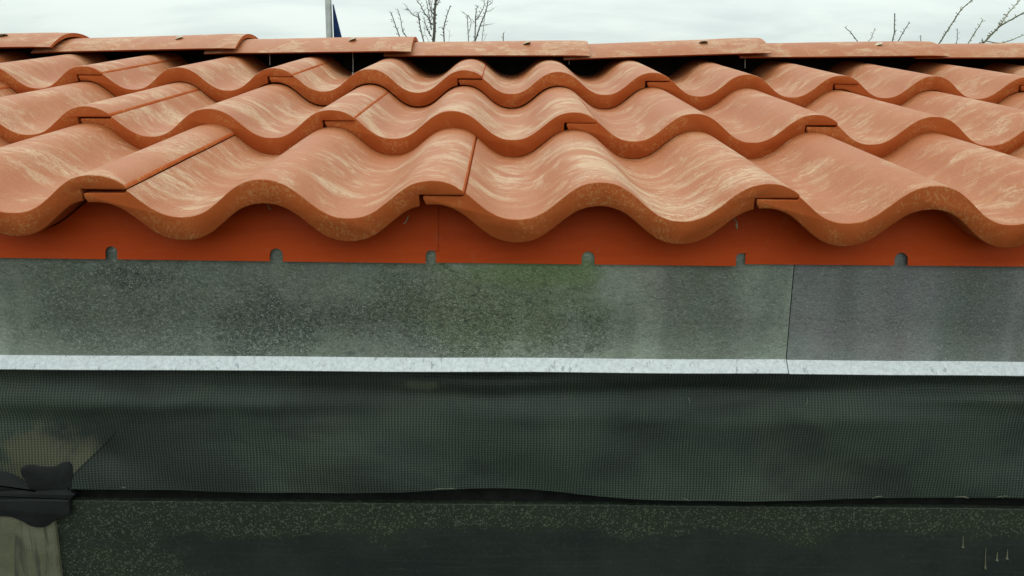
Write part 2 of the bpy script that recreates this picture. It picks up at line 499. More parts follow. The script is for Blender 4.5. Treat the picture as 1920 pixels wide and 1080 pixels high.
def red_material(name):
    m, t, p = material(name)
    oc = t.n('TexCoord').outputs['Object']
    a = t.noise(t.vmath('MULTIPLY', oc, (8, 8, 60)), 1.0, 5, 0.6, 0.4)
    b = t.noise(oc, 60.0, 6, 0.7, 0.5)
    d = t.noise(oc, 330.0, 3, 0.6)
    c = t.mix(t.ramp(a, 0.3, 0.7), (0.43, 0.048, 0.003), (0.49, 0.060, 0.005))
    c = t.mix(t.math('MULTIPLY', t.ramp(b, 0.56, 0.74), 0.22), c, (0.36, 0.15, 0.075))
    c = t.mix(t.math('MULTIPLY', t.ramp(d, 0.68, 0.74), 0.35), c, (0.36, 0.22, 0.13))
    t.put(p.inputs['Base Color'], c)
    t.put(p.inputs['Roughness'], t.ramp(b, 0.3, 0.7, 0.5, 0.7))
    p.inputs['Specular IOR Level'].default_value = 0.15
    bump(t, p, a, 0.2, 0.0006)
    return m


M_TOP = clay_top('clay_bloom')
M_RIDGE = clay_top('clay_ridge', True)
M_CUT = clay_cut('clay_cut')
M_RED = red_material('red_painted_metal')
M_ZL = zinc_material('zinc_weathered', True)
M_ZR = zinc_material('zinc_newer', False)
M_LIP = lip_material('zinc_bend')
M_WEAVE = weave_material('woven_black', False)
M_STAIN = weave_material('woven_black_stained', True)
M_BOARD = board_material('splashed_board')
M_WOOD = wood_material('weathered_wood')
M_RUB = plain('black_rubber', (0.012, 0.0145, 0.0145), 0.65, 0.2, 60.0, 0.0, 0.2, 0.3, 0.0008)
M_DARK = plain('black_felt', (0.010, 0.011, 0.010), 0.9, 0.3, 60.0, 0.0, 0.1, 0.3)
M_DECK = plain('roofing_felt', (0.02, 0.02, 0.02), 0.9, 0.3, 30.0, 0.0, 0.1, 0.3)
M_WIRE = plain('steel_wire', (0.42, 0.42, 0.40), 0.45, 0.2, 90.0, 0.7, 0.4, 0)
M_SCREW = plain('screw_metal', (0.50, 0.43, 0.32), 0.6, 0.3, 300.0, 0.2, 0.4, 0)
M_STRAW = plain('dry_straw', (0.30, 0.27, 0.16), 0.8, 0.3, 200.0)
M_THREAD = plain('grey_thread', (0.17, 0.18, 0.13), 0.8, 0.3, 200.0)
M_POLE = plain('galvanised_pole', (0.52, 0.53, 0.50), 0.5, 0.15, 3.0, 0.2, 0.4, 0.1)
M_FLAG = plain('navy_cloth', (0.012, 0.026, 0.085), 0.9, 0.3, 6.0, 0.0, 0.1, 0.2)
M_BARK = plain('grey_bark', (0.15, 0.14, 0.11), 0.9, 0.35, 25.0, 0.0, 0.1, 0.5, 0.004)
M_BARK2 = plain('green_bark', (0.20, 0.195, 0.12), 0.85, 0.35, 40.0, 0.0, 0.2, 0.4, 0.002)
M_GROUND = plain('winter_grass', (0.050, 0.044, 0.036), 0.95, 0.4, 3.0, 0.0, 0.1, 0.5, 0.02)
M_PLASTER = plain('dark_wall_render', (0.06, 0.062, 0.06), 0.9, 0.2, 20.0, 0.0, 0.1, 0.3)

# ------------------------------------------------------------------ setting
GZ = -2.4
n = 64
gv = [(0, 0, GZ)] + [(r * cos(2 * pi * k / n), r * sin(2 * pi * k / n), GZ) for r in (30, 1500) for k in range(n)]
gf = [(0, 1 + k, 1 + (k + 1) % n) for k in range(n)] + [(1 + k, 1 + n + k, 1 + n + (k + 1) % n, 1 + (k + 1) % n) for k in range(n)]
g = mesh_obj('ground', gv, gf, M_GROUND)
g['kind'] = 'structure'

X0, X1 = -1.35, 1.55
SL = 0.21238538
GAUGE = 0.30419479
RIDGE_Y = 0.94

v, f = box(X0, X1, 0.062, 1.82, GZ, -0.125)
# gable-shaped top so the wall meets the roof deck
k = len(v)
v += [(X0, RIDGE_Y, 0.07), (X1, RIDGE_Y, 0.07)]
f = [q for q in f if q != (4, 5, 7, 6)]
f = [q for q in f if q not in ((0, 4, 6, 2), (1, 3, 7, 5))]
f += [(4, 5, k + 1, k), (k, k + 1, 7, 6), (0, 4, k, 6, 2), (1, 3, 7, k + 1, 5)]
hw = mesh_obj('house_wall', v, f, M_PLASTER)
tag(hw, 'dark rendered wall standing behind the black board under the eave', 'wall')

# ------------------------------------------------------------------ the tiled roof
roof = thing('tiled_roof', 'orange clay roof of wavy tiles laid in staggered courses under a row of ridge tiles', 'roof')

# the deck under the tiles, both slopes
dv = []
for x in (X0, X1):
    dv += [(x, 0.075, -0.068), (x, RIDGE_Y, 0.118), (x, 1.80, -0.068), (x, 1.80, -0.085), (x, RIDGE_Y, 0.100), (x, 0.075, -0.085)]
df = [(0, 1, 4, 5), (1, 2, 3, 4), (6, 11, 10, 7), (7, 10, 9, 8), (0, 6, 7, 1), (1, 7, 8, 2), (5, 4, 10, 11), (4, 3, 9, 10), (0, 5, 11, 6), (2, 8, 9, 3)]
mesh_obj('roof_deck', dv, df, M_DECK, roof)
v, f = box(X0, X1, RIDGE_Y - 0.012, RIDGE_Y + 0.012, 0.110, 0.196)
mesh_obj('ridge_batten', v, f, M_DARK, roof)

# one double-wave tile: lower tongue on the left, upper lap on the right
A, PIT, TH = 0.0174, 0.150, 0.0222
TILE_L = 0.345


def wz(u):
    q = 2 * pi * u / PIT
    return A * (cos(q) - 0.045 * cos(3 * q)) / 0.955


FLAT = A - 0.0129
TIP, SLIT = 0.0290, -0.0085


def tile_section():
    """closed outline (u, z, part) clockwise from the top left; the first run is the weathered top"""
    top = [(TIP + 0.0009 + (0.300 + TIP - 0.0014 - TIP - 0.0009) * i / 84, None) for i in range(85)]
    pts = [(u, wz(u) + (0.0009 * max(0, (u - 0.27) / 0.06) if u > 0.27 else 0)) for u, _ in top]
    ntop = len(pts)
    e = 0.300 + TIP
    pts += [(e - 0.0002, wz(e) - 0.0004 + 0.0009), (e, wz(e) - 0.0016), (e - 0.0008, FLAT + 0.0003), (e - 0.0022, FLAT)]
    pts += [(0.300 + SLIT + 0.012, FLAT), (0.300 + SLIT - 0.0018, FLAT)]
    b0 = 0.300 + SLIT - 0.0026
    pts += [(b0, FLAT - 0.0008)]
    n = 76
    c0 = SLIT + 0.0014
    for i in range(n + 1):
        u = b0 - 0.0012 * 0 + (c0 + 0.0012 - b0) * i / n
        pts.append((u, wz(u) - TH))
    pts += [(c0 - 0.0016, FLAT - 0.0016 - 0.0022), (c0 - 0.0012, FLAT - 0.0014), (c0, FLAT - 0.0011)]
    pts += [(0.010, FLAT - 0.0011), (TIP - 0.0018, FLAT - 0.0011), (TIP - 0.0008, FLAT - 0.0008)]
    return pts, ntop


def offset(pts, d):
    out = []
    n = len(pts)
    for i in range(n):
        a, b, c = Vector(pts[i - 1]), Vector(pts[i]), Vector(pts[(i + 1) % n])
        t1, t2 = (b - a), (c - b)
        t1 = t1.normalized() if t1.length > 1e-7 else t2.normalized()
        t2 = t2.normalized() if t2.length > 1e-7 else t1
        n1, n2 = Vector((t1.y, -t1.x)), Vector((t2.y, -t2.x))
        m = n1 + n2
        m = m.normalized() if m.length > 1e-4 else n1
        out.append(b + m * d)
    return out


def rough_edge(u, z, seed):
    return noise.noise(Vector((u * 160, z * 160, seed * 2.9 + 0.5))) * 0.00035


def tile_mesh(seed):
    rnd = random.Random(seed)
    pts, ntop = tile_section()
    N = len(pts)
    z0 = -FLAT
    rings = [(0.0, 0.0009), (0.0003, 0.0004), (0.0009, 0.0001), (0.0028, 0.0)] + [(TILE_L * q / 7, 0.0) for q in range(1, 8)]
    verts, faces, fm = [], [], []
    for (y, d) in rings:
        for (u, z) in offset(pts, d):
            h = noise.noise(Vector((u * 14, y * 9, seed * 3.3))) * 0.0006
            ye = y + noise.noise(Vector((u * 30, seed * 5.1, z * 30))) * 0.0005
            h += rough_edge(u, z, seed) * max(0.0, 1 - y / 0.003)
            verts.append((u - 0.300 - TIP, ye, z + z0 + h))
    for r in range(len(rings) - 1):
        for i in range(N):
            j = (i + 1) % N
            faces.append((r * N + i, (r + 1) * N + i, (r + 1) * N + j, r * N + j))
            fm.append(0 if (i < ntop - 1 and r >= 1) else 1)
    # end caps as quads between the top run and the bottom run would bend at the laps, so fill by ear clipping in the mesh
    cap0 = tuple(range(N))
    cap1 = tuple(reversed(range((len(rings) - 1) * N, len(rings) * N)))
    faces += [cap0, cap1]
    fm += [1, 1]
    me = bpy.data.meshes.new('roof_tile')
    me.from_pydata(verts, [], faces)
    me.materials.append(M_TOP)
    me.materials.append(M_CUT)
    me.polygons.foreach_set('material_index', fm)
    me.polygons.foreach_set('use_smooth', [True] * len(faces))
    me.set_sharp_from_angle(angle=radians(40))
    me.update()
    return me


TILES = [tile_mesh(s) for s in range(4)]
TSL = SL - math.atan(0.0227 / GAUGE)
ROWS = [(0, [-2, -1, 0, 1, 2, 3], 0.0), (1, [-2, -1, 0, 1, 2, 3, 4], 0.15), (2, [-3, -2, -1, 0, 1, 2, 3, 4], 0.0)]
# what the photograph shows of each course: how far it sits from the true plane (dz) and how single tiles lift
ROWDZ = [0.0, -0.0012, 0.0]
LIFT = {(0, -1): 0.0022, (1, -1): 0.0006, (2, 2): -0.001}
BLOOM_SHEEN = {(0, -2): 0.5, (0, -1): 0.55, (0, 0): 0.85, (0, 1): 0.95, (0, 2): 0.42, (0, 3): 0.42, (1, -1): 0.6, (1, 0): 0.9, (1, 1): 1.0, (1, 2): 0.62, (1, 3): 0.45,
         (2, -1): 0.8, (2, 0): 0.95, (2, 1): 0.9, (2, 2): 0.5, (2, 3): 0.5}  # middle columns set higher, sky sheen painted in as extra bloom
rng = random.Random(5)
for r, cols, ox in ROWS:
    for c in cols:
        o = link('roof_tile', TILES[(c * 3 + r * 5) % 4], roof)
        if r == 1:
            ox2 = -0.15
        else:
            ox2 = 0.0
        dz = ROWDZ[r] + LIFT.get((r, c), 0.0) + rng.uniform(-0.0003, 0.0003)
        o.location = (0.3 * c + ox2 + rng.uniform(-0.0006, 0.0006), r * GAUGE * cos(SL) + rng.uniform(-0.0015, 0.0015), r * GAUGE * sin(SL) + dz)
        o.color = (BLOOM_SHEEN.get((r, c), 0.8), 1, 1, 1)
        o.rotation_euler = (TSL + rng.uniform(-0.002, 0.002), rng.uniform(-0.0015, 0.0015), rng.uniform(-0.002, 0.002))

# ridge tiles: low arches, each one's right end lifted over the next
RL, RP = 0.388, 0.3345
HW, RISE, RT = 0.110, 0.0355, 0.0068


def ridge_mesh(seed):
    verts, faces, fm = [], [], []
    nx, na = 12, 28
    for i in range(nx + 1):
        s = i / nx
        x = -RL + RL * s
        wide = 1.0 - 0.13 * (1 - s)
        end = 0.0014 if i in (0, nx) else 0.0
        xi = x + (0.0 if i not in (0, nx) else 0.0)
        for side in (0, 1):
            for kk in range(na + 1):
                q = -1 + 2 * kk / na
                if side:
                    q = -q
                yy = HW * wide * q
                rise = RISE - 0.0036 * (1 - s)
                zz = rise * (1 - abs(q) ** 2.15)
                if side:
                    yy *= (1 - 0.055)
                    zz = (rise - RT) * (1 - abs(q) ** 2.15) - 0.0018
                else:
                    zz += end * -0.8
                zz += noise.noise(Vector((x * 9, yy * 12, seed))) * 0.0007
                verts.append((xi, yy, zz + 0.0002))
    R = 2 * (na + 1)
    for i in range(nx):
        for kk in range(R):
            j = (kk + 1) % R
            faces.append((i * R + kk, (i + 1) * R + kk, (i + 1) * R + j, i * R + j))
            fm.append(0 if kk < na else 1)
    faces = [tuple(reversed(q)) for q in faces]
    for i, rev in ((0, False), (nx, True)):
        for kk in range(na):
            q = (i * R + kk, i * R + kk + 1, i * R + R - 2 - kk, i * R + R - 1 - kk)
            faces.append(tuple(reversed(q)) if rev else q)
            fm.append(1)
    me = bpy.data.meshes.new('ridge_tile')
    me.from_pydata(verts, [], faces)
    me.materials.append(M_RIDGE)
    me.materials.append(M_CUT)
    me.polygons.foreach_set('material_index', fm)
    me.polygons.foreach_set('use_smooth', [True] * len(faces))
    me.set_sharp_from_angle(angle=radians(40))
    me.update()
    return me


def screw_mesh():
    v, f = [], []
    prof = [(0.0082, 0.0), (0.0086, 0.0010), (0.0070, 0.0018), (0.0046, 0.0020), (0.0044, 0.0032), (0.0030, 0.0040)]
    n = 10
    for r, z in prof:
        for k in range(n):
            v.append((r * cos(2 * pi * k / n), r * sin(2 * pi * k / n), z))
    for i in range(len(prof) - 1):
        for k in range(n):
            f.append((i * n + k, i * n + (k + 1) % n, (i + 1) * n + (k + 1) % n, (i + 1) * n + k))
    f.append(tuple((len(prof) - 1) * n + k for k in range(n)))
    me = bpy.data.meshes.new('screw')
    me.from_pydata(v, [], f)
    me.materials.append(M_SCREW)
    me.polygons.foreach_set('use_smooth', [True] * len(f))
    me.set_sharp_from_angle(angle=radians(40))
    return me


RM = [ridge_mesh(s) for s in range(3)]
SM = screw_mesh()
RIDGE_ENDS = [(-1.139, 0.188, 0.007), (-0.8045, 0.1880, 0.006), (-0.4636, 0.1900, 0.0095), (-0.1396, 0.1890, 0.0066), (0.1962, 0.1850, 0.0036), (0.5341, 0.1945, 0.0135), (0.8683, 0.1922, 0.0056), (1.200, 0.193, 0.004)]
for k, (x, z, dzr) in enumerate(RIDGE_ENDS):
    o = link('ridge_tile', RM[k % 3], roof)
    o.location = (x, RIDGE_Y + rng.uniform(-0.003, 0.003), z)
    o.rotation_euler = (rng.uniform(-0.01, 0.01), -math.atan(dzr / RP), rng.uniform(-0.012, 0.012))
    sc = link('screw', SM, o)
    sc.location = (-0.118 + rng.uniform(-0.006, 0.006), -0.062, RISE * 0.70 - 0.0008)
    sc.rotation_euler = (0.36, rng.uniform(-0.1, 0.1), rng.uniform(0, 6))

for px, y0, y1 in ((661, 96, 136), (1066, 98, 121), (1396, 98, 128), (505, 98, 122)):
    a, b = at(px, y0, 0.868), at(px + 1, y1, 0.868)
    v, f = tube([a, a.lerp(b, 0.5) + Vector((0.0006, 0, 0)), b], [0.0007, 0.0007, 0.0007], 6)
    if px == 661:
        tube([b, b + Vector((0, 0, -0.006))], [0.0022, 0.0026], 6, v, f)
    mesh_obj('tie_wire', v, f, M_WIRE, roof, 50)

# ------------------------------------------------------------------ red eave strip
RB = -0.0672
NOTCH = [-0.630, -0.483, -0.3341, -0.179, -0.0334, 0.1159, 0.2612, 0.4148, 0.5635, 0.712, 0.861]
NW = [0.0055, 0.0055, 0.0056, 0.0062, 0.0047, 0.0062, 0.0045, 0.0064, 0.0055, 0.0055, 0.0055]
flash = thing('eave_strip', 'red painted metal eave strip with rounded notches along its lower edge', 'eave strip')


def comb_top(x):
    return wz(x + TIP) - FLAT - TH - 0.0016 + 0.041 * math.tan(TSL)


def arch(cx, w, zb, zt, k=8):
    """notch outline from its left foot over to its right foot"""
    r = w
    return [(cx - w, zb)] + [(cx - w * cos(pi * i / k), zt - r + r * sin(pi * i / k)) for i in range(k + 1)] + [(cx + w, zb)]


ZNT = -0.0550
for i, mids, ib in ((0, (1, 2, 3), 4), (4, (5,), 6), (6, (7,), 8), (8, (9,), 10)):
    a, b = NOTCH[i], NOTCH[ib]
    wa, wb = NW[i], NW[ib]
    front = 0.0010 if i % 4 == 0 else 0.0
    poly = []
    # left end tucks behind its neighbour
    poly += [(a - 0.016, ZNT - 0.0004)] + [(a + wa * sin(pi / 2 * q / 5), ZNT - wa + wa * cos(pi / 2 * q / 5)) for q in range(6)]
    poly += [(a + wa, RB)]
    for q in mids:
        poly += arch(NOTCH[q], NW[q], RB, ZNT)
    # right end laps over the next strip, its corner nipped off above the notch
    poly += [(b - wb, RB)] + [(b - wb * cos(pi / 2 * q / 5), ZNT - wb + wb * sin(pi / 2 * q / 5)) for q in range(6)]
    poly += [(b + 0.0068, ZNT - 0.0003)]
    xr, xl = b + 0.0068, a - 0.016
    m = 44 * len(mids)
    poly += [(xr + (xl - xr) * q / m, comb_top(xr + (xl - xr) * q / m)) for q in range(m + 1)]
    slant = 0.0

    def yf(x, z, i=i, xl=xl, xr=xr):
        lap = 0.0016 * (x - xl) / (xr - xl)
        return 0.0335 - lap + (z - RB) * 0.15
    v, f = prism(poly, yf, 0.0007)
    s = mesh_obj('metal_strip', v, f, M_RED, flash)
    s.rotation_euler = (0, {4: 0.0038, 6: 0.002, 8: -0.001}.get(ib, 0.003), 0)
    s.location = (0, 0, {4: -0.0005, 6: 0.0001, 8: 0.0010}.get(ib, 0.0))

# ------------------------------------------------------------------ zinc apron in two lengths
apron = thing('zinc_apron', 'grey weathered galvanised apron with a bright bent drip edge below the red strip', 'flashing')


def zinc(x0, x1, mat, dy, slope, z0):
    nx = 60
    prof_face = [(0.0375, -0.048), (0.0375, -0.085), (0.0375, -0.125), (0.0375, -0.1608), (0.0371, -0.1616)]
    prof_lip = [(0.0366, -0.1617), (0.0322, -0.1675), (0.0278, -0.1732), (0.0278, -0.1737), (0.0284, -0.1740)]

    def sheet(prof, t):
        v, f = [], []
        m = len(prof)
        for i in range(nx + 1):
            x = x0 + (x1 - x0) * i / nx
            wob = noise.noise(Vector((x * 7, 0.3, 0))) * 0.0007
            for s in (0, 1):
                for (y, z) in (prof if s == 0 else list(reversed(prof))):
                    bow = noise.noise(Vector((x * 5, z * 12, 2.0))) * 0.0007
                    v.append((x, y + dy + bow + (t if s else 0), z + z0 + slope * x + (wob if z < -0.15 else 0) - (t * 0.3 if s else 0)))
        R = 2 * m
        for i in range(nx):
            for k in range(R):
                j = (k + 1) % R
                f.append((i * R + k, i * R + j, (i + 1) * R + j, (i + 1) * R + k))
        f.append(tuple(reversed(range(R))))
        f.append(tuple(range(nx * R, nx * R + R)))
        return v, [tuple(reversed(q)) for q in f]
    v, f = sheet(prof_face, 0.0008)
    s = mesh_obj('zinc_sheet', v, f, mat, apron, 35)
    v, f = sheet(prof_lip, 0.0008)
    mesh_obj('drip_edge', v, f, M_LIP, s, 35)
    return s


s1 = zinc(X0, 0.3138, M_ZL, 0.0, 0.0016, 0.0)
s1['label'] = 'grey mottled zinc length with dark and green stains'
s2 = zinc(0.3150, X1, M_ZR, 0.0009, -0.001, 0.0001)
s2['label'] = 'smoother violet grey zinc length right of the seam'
# a dark gap of sealant behind the butt joint
v, f = box(0.3120, 0.3168, 0.0392, 0.0410, -0.1610, -0.0500)
mesh_obj('joint_sealant', v, f, M_DARK, apron)

# ------------------------------------------------------------------ woven membrane
BOT = [(-1200, 915), (-300, 914), (0, 914), (130, 916), (300, 919), (400, 922), (520, 923), (640, 924), (740, 921), (850, 917), (930, 917),
       (1000, 920), (1090, 928), (1180, 935), (1300, 938), (1420, 939), (1520, 938), (1600, 936), (1750, 934), (1920, 934), (2400, 935), (3400, 936)]
MY = 0.046
botp = smoothline([(at(px, py, MY).x, at(px, py, MY).z) for px, py in BOT], 8)


def bot_z(x):
    for a, b in zip(botp, botp[1:]):
        if a[0] <= x <= b[0]:
            return a[1] + (b[1] - a[1]) * (x - a[0]) / max(b[0] - a[0], 1e-9)
    return botp[0][1] if x < botp[0][0] else botp[-1][1]


def mem_y(x, z):
    """how the hanging sheet billows: slack folds under the drip edge, calmer below"""
    t = (-0.17 - z) / 0.14
    topf = max(0.0, 1 - abs(t - 0.20) / 0.30)
    y = 0.011 * topf * noise.noise(Vector((x * 4.0 + 1.0, z * 48, 0.7)))
    y += 0.0075 * max(0.0, min(1.0, 1 - t / 0.42)) ** 1.3
    y += 0.0045 * noise.noise(Vector((x * 9 + z * 14, z * 9 - x * 3, 7.7)))
    gx, gz = (x + 0.362) / 0.012, (z + 0.272) / 0.016
    y += 0.004 * math.exp(-gx * gx - gz * gz)
    y += 0.0026 * noise.noise(Vector((x * 6, z * 14, 4.2)))
    y += 0.0009 * noise.noise(Vector((x * 24, z * 30, 9.0)))
    # bottom edge stands off the wall where it arches
    y -= 0.0045 * max(0, t - 0.6) * (0.5 + noise.noise(Vector((x * 5, 0, 1.0))))
    return MY + y


def sheet_grid(x0, x1, nx, nz, zt, zb, yf, thick=0.0008):
    v, f = [], []
    for s in (0, 1):
        for i in range(nx + 1):
            x = x0 + (x1 - x0) * i / nx
            a, b = zt(x), zb(x)
            for k in range(nz + 1):
                z = a + (b - a) * k / nz
                v.append((x, yf(x, z) + (thick if s else 0), z))
    st = (nx + 1) * (nz + 1)
    idx = lambda s, i, k: s * st + i * (nz + 1) + k
    for i in range(nx):
        for k in range(nz):
            f.append((idx(0, i, k), idx(0, i, k + 1), idx(0, i + 1, k + 1), idx(0, i + 1, k)))
            f.append((idx(1, i, k), idx(1, i + 1, k), idx(1, i + 1, k + 1), idx(1, i, k + 1)))
    for i in range(nx):
        f.append((idx(0, i, nz), idx(1, i, nz), idx(1, i + 1, nz), idx(0, i + 1, nz)))
    return v, f


memb = thing('woven_membrane', 'black woven membrane hanging under the zinc drip edge', 'membrane')
v, f = sheet_grid(X0, X1, 420, 46, lambda x: -0.158, bot_z, mem_y)
mesh_obj('fabric_sheet', v, f, M_STAIN, memb, 80)

# stained lap of the membrane at the left
lapo = [(-60, 770), (30, 778), (100, 792), (160, 802), (212, 808), (216, 812), (196, 832), (182, 846), (160, 868), (140, 888), (132, 893), (128, 884), (60, 884), (-60, 884)]
P2 = [at(px, py, MY) for px, py in lapo]
cxl = sum(p.x for p in P2) / len(P2)
czl = sum(p.z for p in P2) / len(P2)
v, f = [], []
NR = 7
ring = []
for q in range(len(P2)):
    a, b = P2[q], P2[(q + 1) % len(P2)]
    for s in range(4):
        ring.append((a.lerp(b, s / 4), q + s / 4))
RN = len(ring)
for r in range(NR + 1):
    k = r / NR
    for p, q in ring:
        x, z = cxl + (p.x - cxl) * k, czl + (p.z - czl) * k
        free = 1.0 if 5 <= q <= 11 else max(0.0, 1 - min(abs(q - 5), abs(q - 11)) / 1.5)
        ea, eb = P2[5], P2[10]
        ed = abs((eb.x - ea.x) * (z - ea.z) - (eb.z - ea.z) * (x - ea.x)) / math.hypot(eb.x - ea.x, eb.z - ea.z)
        y = mem_y(x, z) + 0.0005 - 0.0014 * max(0.0, 1 - ed / 0.030) ** 1.5
        v.append((x, y, z))
for r in range(NR):
    for i in range(RN):
        j = (i + 1) % RN
        f.append((r * RN + i, (r + 1) * RN + i, (r + 1) * RN + j, r * RN + j))
base = len(v)
for i in range(RN):
    x, y, z = v[NR * RN + i]
    v.append((x, max(mem_y(x, z), y) + 0.0002, z))
for i in range(RN):
    j = (i + 1) % RN
    f.append((NR * RN + i, base + i, base + j, NR * RN + j))
flap = mesh_obj('fabric_lap', v, f, M_STAIN, memb, 50)
flap['label'] = 'tan stained diagonal lap of the woven membrane'

# frayed threads of the membrane edge and surface
rf = random.Random(3)
for (px, py, ln, n_) in ((232, 917, 10, 3), (836, 918, 30, 4), (1646, 935, 16, 4), (1800, 935, 22, 5), (1290, 938, 12, 2), (1880, 934, 14, 3)):
    v, f = [], []
    for k in range(n_):
        a = at(px + rf.uniform(-4, 4), py - 1, MY - 0.003)
        a.y = mem_y(a.x, a.z) - 0.0008
        d = Vector((rf.uniform(-1, 1) * ln, rf.uniform(-2, 0), rf.uniform(-5, 1))) * 0.00045
        tube([a, a + d * 0.5 + Vector((0, -0.0003, 0.0006)), a + d], [0.00032, 0.0003, 0.0001], 5, v, f)
    mesh_obj('frayed_thread', v, f, M_THREAD, memb, 60)
for (px, py, dx_, dy_) in ((1292, 748, 2, 12), (1516, 748, -6, 14)):
    a = at(px, py, MY)
    b = at(px + dx_, py + dy_, MY)
    a.y, b.y = mem_y(a.x, a.z) - 0.0009, mem_y(b.x, b.z) - 0.0009
    v, f = tube([a, a.lerp(b, 0.5) + Vector((0.0008, -0.0005, 0)), b], [0.0003, 0.0004, 0.0002], 5)
    mesh_obj('frayed_thread', v, f, M_THREAD, memb, 60)

# ------------------------------------------------------------------ what shows below the membrane
v, f = box(X0, X1, 0.0585, 0.0612, -0.334, -0.285)
strip = mesh_obj('sealing_strip', v, f, M_DARK)
tag(strip, 'black recessed strip between the membrane hem and the board below', 'sealing strip')

board = thing('splashed_board', 'dark lower board with rows of pale dried droplets', 'board')
v, f = [], []
nx = 60
for i in range(nx + 1):
    x = X0 + (X1 - X0) * i / nx
    zt = -0.3236 - 0.0042 * (x + 0.13) / 1.0 + noise.noise(Vector((x * 11, 3, 3))) * 0.0008
    v += [(x, 0.0618, zt), (x, 0.0506, zt), (x, 0.0500, zt - 0.0006), (x, 0.0500 + noise.noise(Vector((x * 6, 1, 1))) * 0.0008, -0.42), (x, 0.0500, GZ + 0.0)]
for i in range(nx):
    for k in range(4):
        f.append((i * 5 + k, i * 5 + k + 1, i * 5 + k + 6, i * 5 + k + 5))
mesh_obj('board_panel', v, f, M_BOARD, board, 30)
for (px, y0, y1) in ((1848, 1028, 1068), (1870, 1036, 1052), (1889, 1030, 1049), (1806, 1005, 1028)):
    a, b = at(px, y0, 0.0497), at(px - 1, y1, 0.0497)
    v, f = tube([a, a.lerp(b, 0.8), a.lerp(b, 0.93), b], [0.0004, 0.0007, 0.0016, 0.0006], 8)
    mesh_obj('dried_drip', v, f, M_WOOD, board, 60)

px_post = [(at(-320, 0, 0.044).x), at(103, 1000, 0.044).x]
v, f = [], []
nz_ = 14
for k in range(nz_ + 1):
    z = -0.328 + (GZ + 0.328) * (k / nz_) ** 2.2
    e = noise.noise(Vector((z * 25, 0, 5))) * 0.0018
    v += [(px_post[0], 0.0495, z), (px_post[0], 0.0445, z), (px_post[1] - 0.0018 + e, 0.0440, z), (px_post[1] + e, 0.0456, z), (px_post[1] + e, 0.0495, z)]
for k in range(nz_):
    for q in range(4):
        f.append((k * 5 + q, (k + 1) * 5 + q, (k + 1) * 5 + q + 1, k * 5 + q + 1))
f.append((0, 1, 2, 3, 4))
post = mesh_obj('wood_plank', v, f, M_WOOD, None, 35)
tag(post, 'weathered pale wooden plank with dark streaks at the lower left under the black patch', 'plank')

# the black rubber patch: an upper tab, a band and a lower flap with a wavy hem
patch = thing('rubber_patch', 'torn black rubber sealing patch stuck across the membrane hem at the left', 'sealing patch', tuple(at(60, 935, 0.04)))
pl = patch.location


def patch_part(name, pts, yfront, thick, k=5):
    o3 = smoothline(pts, k)
    poly = [(at(p[0], p[1], 0.04).x - pl[0], at(p[0], p[1], 0.04).z - pl[2]) for p in o3]
    area = sum(a[0] * b[1] - b[0] * a[1] for a, b in zip(poly, poly[1:] + poly[:1]))
    if area < 0:
        poly.reverse()
    n = len(poly)
    inner = offset(poly, -0.0012)
    v = [(p[0], yfront - pl[1] + noise.noise(Vector((p[0] * 60, p[1] * 60, 2))) * 0.0006, p[1]) for p in inner]
    v += [(p[0], yfront + 0.0008 - pl[1], p[1]) for p in poly]
    v += [(p[0], yfront + thick - pl[1], p[1]) for p in poly]
    f = [tuple(range(n))]
    for r in (0, 1):
        for i in range(n):
            j = (i + 1) % n
            f.append((r * n + i, (r + 1) * n + i, (r + 1) * n + j, r * n + j))
    return mesh_obj(name, v, f, M_RUB, patch, 50)


patch_part('rubber_tab', [(34, 884), (40, 877), (56, 874), (74, 877), (100, 877), (110, 872), (124, 870), (131, 878), (133, 892), (130, 908), (127, 918), (100, 921), (55, 922), (44, 905), (36, 893), (34, 884)], 0.0430, 0.004)
patch_part('rubber_tab', [(-200, 884), (-40, 884), (0, 887), (22, 893), (42, 907), (56, 921), (40, 924), (-200, 926), (-200, 884)], 0.0437, 0.004)
patch_part('rubber_band', [(-200, 924), (0, 922), (60, 920), (118, 919), (124, 915), (128, 926), (135, 932), (128, 938), (122, 941), (60, 939), (0, 940), (-200, 941), (-200, 924)], 0.0440, 0.006)
patch_part('rubber_flap', [(-200, 940), (0, 939), (60, 938), (120, 940), (127, 945), (128, 960), (126, 968), (112, 972), (98, 980), (84, 989), (70, 991), (55, 988), (38, 979), (20, 972), (0, 970), (-60, 968), (-200, 966), (-200, 940)], 0.0415, 0.004)

# straws caught under the first course
for k, (lab, pts) in enumerate([
    ('pale straw wedged under the tile edge above the left red strip', [(112, 400), (120, 395), (128, 390), (136, 384), (145, 380)]),
    ('short pale fibre hanging below the second wave from the left', [(500, 383), (505, 386), (504, 390), (508, 393)]),
    ('curled straw hanging under the tile beside the seam of the red strip', [(765, 404), (764, 410), (761, 416), (757, 420)]),
    ('curved straw hanging under the tile joint right of centre', [(1371, 408), (1377, 410), (1381, 416), (1382, 429), (1379, 420)]),
]):
    q = [at(x, y, 0.022 - 0.002 * i) for i, (x, y) in enumerate(pts)]
    v, f = tube(q, [0.0004] + [0.00065] * (len(q) - 2) + [0.0003], 6)
    tag(mesh_obj('straw', v, f, M_STRAW, None, 60), lab, 'straw', 'straws under the first course of tiles')

